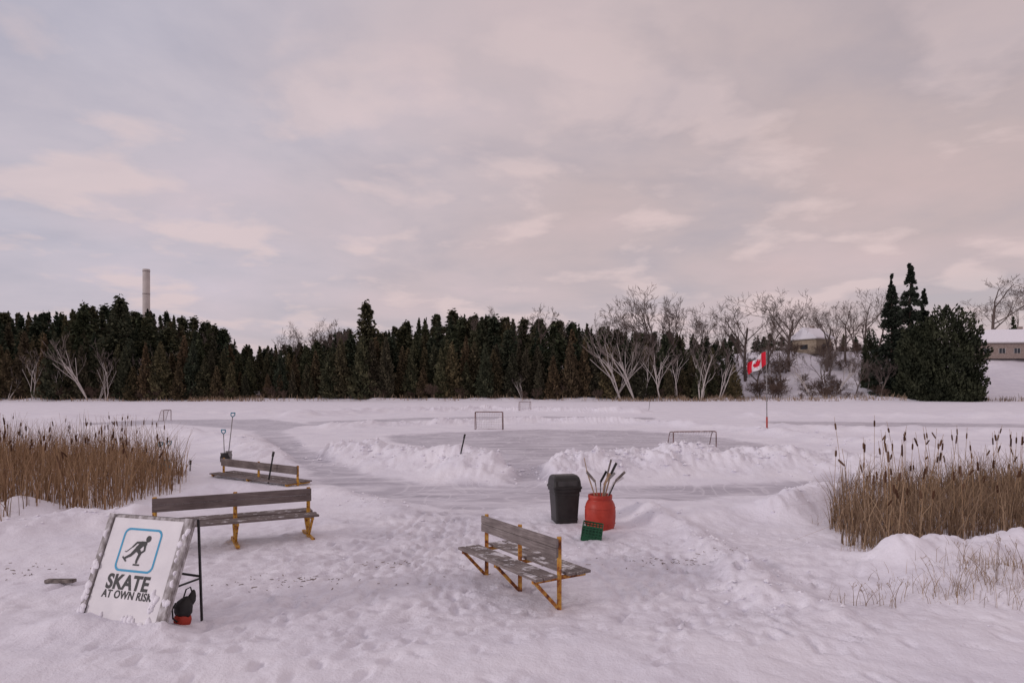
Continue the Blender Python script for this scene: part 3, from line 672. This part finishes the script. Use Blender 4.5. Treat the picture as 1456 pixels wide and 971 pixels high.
# ---------------------------------------------------------------- barrel of sticks
cx, cy = gp(856, 756); cy += .28; cz = T(cx, cy) - .05; E = empty('plastic_barrel', (cx, cy, cz))
prf = [(0, .22), (.03, .262), (.12, .288), (.26, .302), (.40, .302), (.52, .285), (.59, .25), (.615, .226), (.63, .236), (.70, .238), (.71, .23), (.70, .215), (.5, .212), (.3, .21)]
mb = MB(); mb.loft([[(cx + r * math.cos(t), cy + r * math.sin(t), cz + z) for t in np.linspace(0, 2 * math.pi, 48, endpoint=False)] for z, r in prf]); mb.obj('barrel_shell', [m_redp], E, True)
mb = MB()
for z, r in ((.16, .292), (.46, .294)): mb.loft([[(cx + rr * math.cos(t), cy + rr * math.sin(t), cz + zz) for t in np.linspace(0, 2 * math.pi, 48, endpoint=False)] for zz, rr in [(z - .012, r), (z, r + .012), (z + .012, r)]], capb=False, capt=False)
mb.obj('hoops', [m_redp], E, True)
def hstick(name, p0, p1, blade, m1, m2, par):
    p0 = Vector(p0); p1 = Vector(p1); mb = MB(); mb.beam(p0, p1, .018, .026, 0)
    d = (p1 - p0).normalized(); o = Vector(blade).normalized()
    mb.beam(p1 - d * .01, p1 + d * .05 + o * .20, .012, .050, 1, up=(0, 0, 1)); mb.beam(p1 - d * .10, p1 - d * .01, .021, .029, 1)
    return mb.obj(name, [m1, m2], par, False, .003)
for i, (a, b_, hgt, bl, mm, m2) in enumerate([(-.24, .02, 1.18, (-.15, 0, .9), m_stick, m_stick), (-.10, -.08, .98, (-.7, .1, .6), m_stick, m_woodgrey), (.02, .1, .95, (.5, .2, .6), m_woodgrey, m_black), (.10, -.05, .98, (.9, 0, .6), m_steel, m_steel), (.20, .06, 1.10, (.5, 0, .9), m_stick, m_black), (.27, -.1, 1.0, (.8, .1, .6), m_black, m_woodgrey), (.16, .14, 1.14, (.3, .3, .9), m_white, m_woodgrey), (.06, -.13, .92, (.5, 0, .9), m_stick, m_stick), (.24, .02, .93, (.9, .2, .3), m_white, m_white)]):
    hstick('hockey_stick_%d' % (i + 1), (cx - a * .3, cy - b_ * .3, cz + .12), (cx + a * 1.1, cy + b_, cz + hgt), bl, mm, m2, E)

# ---------------------------------------------------------------- crate
gx0, gy0 = gp(843, 768); gz0 = T(gx0, gy0) - .02
EM = Matrix.Translation((gx0, gy0 + .12, gz0 + .13)) @ Matrix.Rotation(-.15, 4, 'Z') @ Matrix.Rotation(.14, 4, 'Y') @ Matrix.Rotation(.12, 4, 'X')
E = empty('milk_crate', mat=EM); mb = MB(); w, d, hh = .18, .14, .135
def cb(p, q, a, b_): mb.beam(EM @ Vector(p), EM @ Vector(q), a, b_)
for z in (-hh, -.075, -.02, .035, .09, hh):
    t = .03 if abs(z) == hh else .02
    cb((-w, -d, z), (w, -d, z), .014, t); cb((-w, d, z), (w, d, z), .014, t); cb((-w, -d, z), (-w, d, z), .0138, t * .98); cb((w, -d, z), (w, d, z), .0138, t * .98)
for k in range(7):
    a = -w + k * w / 3; cb((a, -d - .001, -hh), (a, -d - .001, hh), .018, .012); cb((a, d + .001, -hh), (a, d + .001, hh), .018, .012)
for k in range(5):
    a = -d + k * d / 2; cb((-w - .001, a, -hh), (-w - .001, a, hh), .012, .018); cb((w + .001, a, -hh), (w + .001, a, hh), .012, .018)
cb((0, 0, -hh + .004), (0.001, 0, -hh + .012), 2 * w - .02, 2 * d - .02)
cb((-w + .01, -d + .012, 0), (w - .01, -d + .012, 0), .006, 2 * hh - .01)
mb.obj('lattice', [m_green], E)

# ---------------------------------------------------------------- A-frame sign
A = Vector((-4.98, 7.80, T(-4.98, 7.8) - .09)); Bv = Vector((-3.80, 7.43, A.z)); Xd = (Bv - A).normalized(); bk = Vector((-Xd.y, Xd.x, 0)); th = math.radians(22)
Yd = bk * math.sin(th) + Vector((0, 0, math.cos(th))); Zd = Xd.cross(Yd)
SM = Matrix((Xd, Yd, Zd)).transposed().to_4x4(); SM.translation = A
E = empty('skating_sign', mat=SM); Wd = (Bv - A).length; Hh = 1.25
LP_ = lambda a, b_, c=0: SM @ Vector((a, b_, c))
mb = MB(); mb.beam(LP_(0, Hh / 2, -.02), LP_(Wd, Hh / 2, -.02), .03, Hh, 0, up=Yd); mb.obj('backing_board', [m_plywood], E, False, .003)
mb = MB(); mb.beam(LP_(.085, Hh / 2 - .01, 0), LP_(Wd - .13, Hh / 2 - .01, 0), .012, Hh - .06, 0, up=Yd); mb.obj('sign_panel', [m_white], E, False, .002)
mb = MB()
mb.beam(LP_(.038, -.02, .012), LP_(.038, Hh, .012), .035, .07, 0, up=Xd); mb.beam(LP_(Wd - .065, -.02, .012), LP_(Wd - .065, Hh, .012), .035, .11, 0, up=Xd)
mb.obj('side_battens', [m_plywood], E, False, .005)
mb = MB(); q1 = Vector((-3.66, 8.05, T(-3.66, 8.05))); q0 = Vector((-4.80, 8.55, T(-4.80, 8.55)))
t1 = LP_(Wd + .01, Hh - .01, -.05); t0 = LP_(.05, Hh - .01, -.05)
mb.beam(t1, q1, .022, .03); mb.beam(t0, q0, .022, .03); mb.beam(t1.lerp(q1, .55), t0.lerp(q0, .55), .02, .025); mb.beam(t1.lerp(q1, .57), LP_(Wd - .02, .5, -.04), .018, .02)
mb.beam(t1 + Vector((0, 0, .01)), t0 + Vector((0, 0, .01)), .03, .02)
mb.obj('rear_legs', [m_blackm], E, False, .002)
def text(body, cx_, cy_, size, off, name, sx=1):
    c = bpy.data.curves.new(name, 'FONT'); c.body = body; c.size = size; c.offset = off; c.extrude = .0015; c.align_x = 'CENTER'; c.align_y = 'CENTER'; c.space_character = 1.06
    o = bpy.data.objects.new(name, c); S.collection.objects.link(o); o.data.materials.append(m_print); o.parent = E; o.location = (cx_, cy_, .0085); o.scale = (sx, 1, 1)
text('SKATE', .56, .475, .225, .0075, 'headline_text', .90); text('AT OWN RISK', .600, .342, .120, .0028, 'subline_text', .88)
def rr(cx_, cy_, w, h_, r):
    o = []
    for k, (sx, sy) in enumerate(((1, 1), (-1, 1), (-1, -1), (1, -1))):
        for t in np.linspace(0, math.pi / 2, 8):
            an = t + k * math.pi / 2; o.append((cx_ + sx * (w / 2 - r) + r * math.cos(an), cy_ + sy * (h_ / 2 - r) + r * math.sin(an)))
    return o
pcx, pcy = .575, .85
o1 = rr(pcx, pcy, .56, .50, .08); o2 = rr(pcx, pcy, .51, .45, .06); mb = MB(); n = len(o1)
vs = [LP_(a, b_, .009) for a, b_ in o1 + o2]; mb.add(vs, [(k, (k + 1) % n, n + (k + 1) % n, n + k) for k in range(n)]); mb.obj('blue_border', [m_blue], E)
def limb(pts, ws):
    L_, R_ = [], []
    for i, (a, b_) in enumerate(pts):
        p = Vector(pts[max(i - 1, 0)]); q = Vector(pts[min(i + 1, len(pts) - 1)]); d = (q - p).normalized(); nn = Vector((-d.y, d.x)) * ws[i] / 2
        L_.append((a + nn.x, b_ + nn.y)); R_.append((a - nn.x, b_ - nn.y))
    return L_ + R_[::-1]
mbp = MB(); zz = [.0092]
def pl(poly):
    zz[0] += .0003; mbp.add([LP_(a + pcx, b_ + pcy, zz[0]) for a, b_ in poly], [tuple(range(len(poly)))])
pl([(.10 + .036 * math.cos(t), .135 + .038 * math.sin(t)) for t in np.linspace(0, 6.28, 18, endpoint=False)])
pl(limb([(.095, .085), (.03, .075), (-.03, .01)], [.04, .07, .062]))
pl(limb([(.075, .07), (.085, .0), (.03, -.04)], [.03, .028, .022]))
pl(limb([(.03, .09), (-.05, .085), (-.10, .03)], [.026, .026, .02]))
pl(limb([(-.025, .015), (.035, -.035), (.015, -.12), (.02, -.15)], [.056, .045, .03, .024]))
pl(limb([(-.03, .01), (-.09, -.06), (-.165, -.10)], [.05, .036, .024]))
pl(limb([(-.02, -.165), (.07, -.165)], [.018, .018])); pl(limb([(-.20, -.085), (-.135, -.135)], [.018, .018])); pl(limb([(-.10, .03), (-.17, -.03), (-.19, -.02)], [.010, .009, .009]))
mbp.obj('skater_pictogram', [m_print], E)
mb = MB()
for k in range(60):
    s_ = random.choice([(random.gauss(.985, .016), random.uniform(.22, .46)), (random.uniform(.05, Wd - .05), random.uniform(.0, .12)), (random.uniform(.01, .07), random.uniform(.1, 1.1)), (random.uniform(Wd - .1, Wd - .02), random.uniform(.1, 1.1))])
    r = random.uniform(.015, .038)
    ring = lambda f, z: [LP_(s_[0] + f * r * math.cos(t) * (1 + .3 * math.sin(2 * t + k)), s_[1] + f * r * 1.5 * math.sin(t) * (1 + .2 * math.sin(3 * t + k)), z) for t in np.linspace(0, 2 * math.pi, 14, endpoint=False)]
    zo = .020 if (s_[0] < .08 or s_[0] > Wd - .11) else 0
    mb.loft([ring(1, .008 + zo), ring(.8, .020 + zo), ring(.4, .026 + zo)], 0, capb=False)
mb.obj('clinging_snow', [m_snow], E, True)
# red and black bag slumped against the rear legs
gxb, gyb = -3.76, 7.80; zb = T(gxb, gyb) - .01
EB = empty('sports_bag', (gxb, gyb, zb))
def blob(mb, cx_, cy_, z0, prof_, ph, n=22):
    mb.loft([[(cx_ + dx + r * math.cos(t) * (1 + .12 * math.sin(3 * t + ph + z * 9)), cy_ + .6 * r * math.sin(t) * (1 + .1 * math.sin(4 * t + ph)), z0 + z) for t in np.linspace(0, 2 * math.pi, n, endpoint=False)] for z, r, dx in prof_])
mb = MB(); blob(mb, gxb, gyb, zb, [(-.02, .07, -.02), (.02, .095, -.02), (.07, .10, -.015), (.11, .09, -.01), (.13, .06, -.005)], .5); mb.obj('red_base', [m_redp], EB, True)
mb = MB(); blob(mb, gxb, gyb, zb, [(.10, .075, 0), (.15, .10, .01), (.21, .105, .015), (.27, .085, .025), (.31, .05, .04), (.33, .02, .05)], 2.1)
blob(mb, gxb + .07, gyb + .02, zb, [(.22, .03, 0), (.27, .05, .01), (.33, .045, .02), (.38, .025, .035), (.40, .01, .04)], 4.0, 14)
mb.obj('black_top', [m_black], EB, True)
mb = MB(); mb.tube([(gxb - .06, gyb - .05, zb + .27), (gxb - .09, gyb - .07, zb + .20), (gxb - .08, gyb - .075, zb + .10), (gxb - .03, gyb - .075, zb + .06)], .010, 6)
mb.tube([(gxb + .0, gyb, zb + .30), (gxb + .02, gyb + .03, zb + .40), (gxb + .06, gyb + .05, zb + .42), (gxb + .09, gyb + .03, zb + .36)], .009, 6); mb.obj('straps', [m_blackm], EB, True)

# ---------------------------------------------------------------- hockey nets
def net(u, v, wid, hgt, rz, dep=.75, r=.03):
    x0, y0 = gp(u, v); z0 = T(x0, y0) - .02; MT = Matrix.Translation((x0, y0, z0)) @ Matrix.Rotation(rz, 4, 'Z')
    E = empty('hockey_net', mat=MT); P = lambda a, b_, c: MT @ Vector((a, b_, c)); w = wid / 2
    mb = MB(); mb.tube([P(-w, 0, 0), P(-w, 0, hgt - .05), P(-w + .05, 0, hgt), P(w - .05, 0, hgt), P(w, 0, hgt - .05), P(w, 0, 0)], r, 8)
    mb.tube([P(-w, 0, .02), P(-w, dep, .02), P(w, dep, .02), P(w, 0, .02)], r * .7, 6)
    for s in (-1, 1): mb.tube([P(s * w, 0, hgt - .02), P(s * w, dep * .45, hgt - .03), P(s * w, dep * .6, hgt * .8), P(s * w, dep, .02)], r * .7, 6)
    mb.tube([P(-w, dep * .45, hgt - .03), P(w, dep * .45, hgt - .03)], r * .6, 6)
    mb.obj('steel_frame', [m_frame], E, True)
    mb = MB(); t = .0045 + y0 * .0001
    prof_ = [(dep * .45, hgt - .03), (dep * .6, hgt * .8), (dep, .02)]
    n = int(wid / .11)
    for k in range(n + 1):
        a = -w + wid * k / n; mb.tube([P(a, 0, hgt)] + [P(a, p, q) for p, q in prof_], t, 3, cap=False)
    for k in range(11):
        f = k / 10
        if f < .2: p = (dep * .45 * f / .2, hgt - .01)
        elif f < .4: g_ = (f - .2) / .2; p = (dep * (.45 + .15 * g_), hgt * (1 - .2 * g_))
        else: g_ = (f - .4) / .6; p = (dep * (.6 + .4 * g_), hgt * .8 * (1 - g_) + .02)
        mb.tube([P(-w, *p), P(w, *p)], t, 3, cap=False)
        for s in (-1, 1): mb.tube([P(s * w, 0, p[1]), P(s * w, *p)], t, 3, cap=False)
    mb.obj('netting', [m_net], E)
net(988, 648, 1.85, 1.02, math.radians(8), .8, .024)
net(695, 612, 1.83, 1.2, math.radians(-4)); net(747, 586, 1.35, 1.05, math.radians(15)); net(238, 598, 1.0, .95, math.radians(82), .5)

# ---------------------------------------------------------------- upright sticks, shovels
def pole_stick(u, v0, u1, v1, col):
    x0, y0 = gp(u, v0); z = T(x0, y0); mb = MB(); top = Vector((gx(u1, y0), y0, gz(v1, y0)))
    mb.beam((x0, y0, z - .15), top, .035, .045, 0); d = (top - Vector((x0, y0, z))).normalized()
    mb.beam(top - d * .12, top + d * .02, .05, .06, 1); mb.obj('hockey_stick', [col, m_black], None, False, .003)
pole_stick(653, 672, 661, 618, m_blackm); pole_stick(922, 587, 924, 571, m_blackm); pole_stick(380, 690, 389, 643, m_blackm); pole_stick(270, 672, 271, 655, m_steel)
def shovel(x0, y0, top, blade=.45, bdir=(1, 0, 0), grip=m_teal, bm=m_black):
    z = T(x0, y0); E = empty('snow_shovel', (x0, y0, z)); a = Vector((x0, y0, z + .28)); t = Vector(top); d = (t - a).normalized(); b_ = Vector(bdir).normalized(); nrm = d.cross(b_).normalized()
    mb = MB(); mb.tube([a, t], .017, 8); mb.obj('shaft', [m_steel], E, True)
    mb = MB(); g1 = t + d * .13
    mb.tube([t - d * .02, t + b_ * .07 + d * .04, g1 + b_ * .07], .018, 6); mb.tube([t - d * .02, t - b_ * .07 + d * .04, g1 - b_ * .07], .018, 6); mb.tube([g1 - b_ * .08, g1 + b_ * .08], .02, 6); mb.obj('d_grip', [grip], E, True)
    mb = MB(); R1, n1_ = [], 9
    for k in range(6):
        f = k / 5; R1.append([a + d * (.06 - .42 * f) + b_ * (blade * (.5 if f > .2 else .38)) * s + nrm * (.06 * math.sin(f * 2.6) - .05 * (1 - s * s)) for s in np.linspace(-1, 1, n1_)])
    vs = [p for r_ in R1 for p in r_]; fs = [(i * n1_ + j, i * n1_ + j + 1, (i + 1) * n1_ + j + 1, (i + 1) * n1_ + j) for i in range(5) for j in range(n1_ - 1)]
    mb.add(vs, fs); o = mb.obj('scoop_blade', [bm], E, True); sm = o.modifiers.new('s', 'SOLIDIFY'); sm.thickness = .012
sx, sy = gp(319, 660)
shovel(sx, sy, (sx - .03, sy, gz(616, sy)), .36); shovel(sx - .05, sy + .5, (sx + .1, sy + .5, gz(592, sy + .5)), .30, (1, .8, 0), m_teal, m_steel)
sx, sy = gp(216, 672); shovel(sx, sy, (sx + .25, sy, gz(634, sy)), .4, grip=m_teal); shovel(sx + .35, sy + .2, (sx + .4, sy + .3, gz(634, sy)), .4, grip=m_teal, bm=m_teal)
# ---------------------------------------------------------------- flag
fx, fy = gp(1090.5, 613); fz = T(fx, fy); E = empty('canadian_flag', (fx, fy, fz)); zt = gz(499, fy)
mb = MB(); mb.tube([(fx, fy, fz - .1), (fx - .02, fy, fz + 3), (fx - .06, fy, zt)], [.034, .03, .022], 8); mb.tube([(fx - .06, fy, zt), (fx - .06, fy, zt + .08)], [.04, .02], 8); mb.obj('pole', [m_steel], E, True)
mb = MB(); mb.tube([(fx, fy, fz - .1), (fx - .004, fy, fz + .72)], .055, 10); mb.obj('red_pole_sleeve', [m_redp], E, True)
half = [(0, 1), (.18, .62), (.42, .75), (.33, .28), (.6, .55), (.68, .4), (.95, .45), (.85, .15), (.98, .05), (.5, -.35), (.56, -.52), (.05, -.45), (.04, -.95)]
leaf = half + [(-a, b_) for a, b_ in half[::-1]]
nu, nv_ = 96, 48; mb = MB(); vs = []
for j in range(nv_ + 1):
    for i in range(nu + 1):
        s = i / nu; t = j / nv_
        px_ = fx - .07 - 1.14 * s * (1 + .05 * math.sin(t * 3)); pz_ = zt - .05 - .90 * t * (1 - .12 * s) - .74 * s ** 1.1 + .06 * math.sin(s * 7 + t * 2); py_ = fy + .16 * math.sin(s * 8 + t * 2.2) * (s ** .6) + .06 * math.sin(s * 17 - t * 3) * s
        vs.append((px_, py_, pz_))
ci = [((i + .5) / nu, (j + .5) / nv_) for j in range(nv_) for i in range(nu)]
lx = np.array([(a - .5) * 2 / .46 for a, _ in ci]); ly = np.array([-(b_ - .5) / .40 for _, b_ in ci]); ins = sdf(lx, ly, leaf) < 0
mb.add(vs, [(j * (nu + 1) + i, j * (nu + 1) + i + 1, (j + 1) * (nu + 1) + i + 1, (j + 1) * (nu + 1) + i) for j in range(nv_) for i in range(nu)])
mb.m = [0 if (a < .25 or a > .75 or ins[k]) else 1 for k, (a, _) in enumerate(ci)]
mb.obj('flag_cloth', [m_fred, m_fwhite], E, True)

# ---------------------------------------------------------------- world
w = bpy.data.worlds.new('World'); S.world = w; w.use_nodes = True; nt = w.node_tree; nt.nodes.clear()
out = N(nt, 'ShaderNodeOutputWorld'); sky = N(nt, 'ShaderNodeTexSky', sky_type='NISHITA'); sky.sun_disc = False
b1 = N(nt, 'ShaderNodeBackground'); b1.inputs[1].default_value = .08; nt.links.new(sky.outputs[0], b1.inputs[0])
tc = N(nt, 'ShaderNodeTexCoord'); sx = N(nt, 'ShaderNodeSeparateXYZ'); nt.links.new(tc.outputs['Generated'], sx.inputs[0])
zc = math_(nt, 'ADD', math_(nt, 'MAXIMUM', sx.outputs[2], 0), .16)
cv = N(nt, 'ShaderNodeCombineXYZ'); nt.links.new(math_(nt, 'DIVIDE', sx.outputs[0], zc), cv.inputs[0]); nt.links.new(math_(nt, 'DIVIDE', sx.outputs[1], zc), cv.inputs[1])
big = noise_(nt, cv.outputs[0], .55, 3, .5, .3); mid = noise_(nt, cv.outputs[0], 1.15, 8, .56, .25)
mp = N(nt, 'ShaderNodeMapping'); mp.inputs['Location'].default_value = (3.1, 7.7, 0); nt.links.new(cv.outputs[0], mp.inputs[0]); puff = noise_(nt, mp.outputs[0], 2.3, 8, .52, .15)
side = math_(nt, 'ADD', math_(nt, 'MULTIPLY', sx.outputs[0], .55), big)
base = ramp(nt, side, [(.15, (.535, .505, .58)), (.42, (.565, .49, .525)), (.75, (.54, .445, .45))])
shade = ramp(nt, mid, [(.32, (.88, .895, .935)), (.5, (1.0, .99, .99)), (.68, (1.13, 1.07, 1.06))])
c = mixc(nt, 1.0, base, shade, 'MULTIPLY')
pf = math_(nt, 'MULTIPLY', ramp(nt, puff, [(.52, (0, 0, 0)), (.61, (1, 1, 1))]), ramp(nt, sx.outputs[2], [(.0, (.3, .3, .3)), (.10, (1, 1, 1)), (.30, (.8, .8, .8)), (.5, (.3, .3, .3))]))
c = mixc(nt, math_(nt, 'MULTIPLY', pf, .62), c, (.77, .61, .60))
hz = ramp(nt, sx.outputs[2], [(.0, (1, 1, 1)), (.20, (0, 0, 0))]); c = mixc(nt, math_(nt, 'MULTIPLY', hz, .5), c, (.62, .52, .55))
b2 = N(nt, 'ShaderNodeBackground'); nt.links.new(c, b2.inputs[0]); b2.inputs[1].default_value = 1.0
ms = N(nt, 'ShaderNodeMixShader'); nt.links.new(ramp(nt, mid, [(.3, (.88, .88, .88)), (.5, (1, 1, 1))]), ms.inputs[0]); nt.links.new(b1.outputs[0], ms.inputs[1]); nt.links.new(b2.outputs[0], ms.inputs[2]); nt.links.new(ms.outputs[0], out.inputs[0])
sun = bpy.data.lights.new('sun', 'SUN'); sun.energy = 1.0; sun.angle = math.radians(11); sun.color = (1, .89, .86)
so = bpy.data.objects.new('sun', sun); S.collection.objects.link(so)
el = math.radians(18); az = math.radians(242); dv = Vector((math.sin(az) * math.cos(el), math.cos(az) * math.cos(el), math.sin(el)))
so.rotation_euler = dv.to_track_quat('Z', 'Y').to_euler(); sky.sun_elevation = el; sky.sun_rotation = az
cam = bpy.data.cameras.new('camera'); co = bpy.data.objects.new('camera', cam); S.collection.objects.link(co); S.camera = co
co.location = (0, 0, EYE); co.rotation_euler = (math.pi / 2, 0, 0); cam.sensor_width = 36; cam.lens = 36 * F / 1456; cam.shift_y = (HZ - 485.5) / 1456; cam.clip_end = 5000; cam.clip_start = .1
print('trees', cnt, 'ground verts', nv, time.time() - T0)
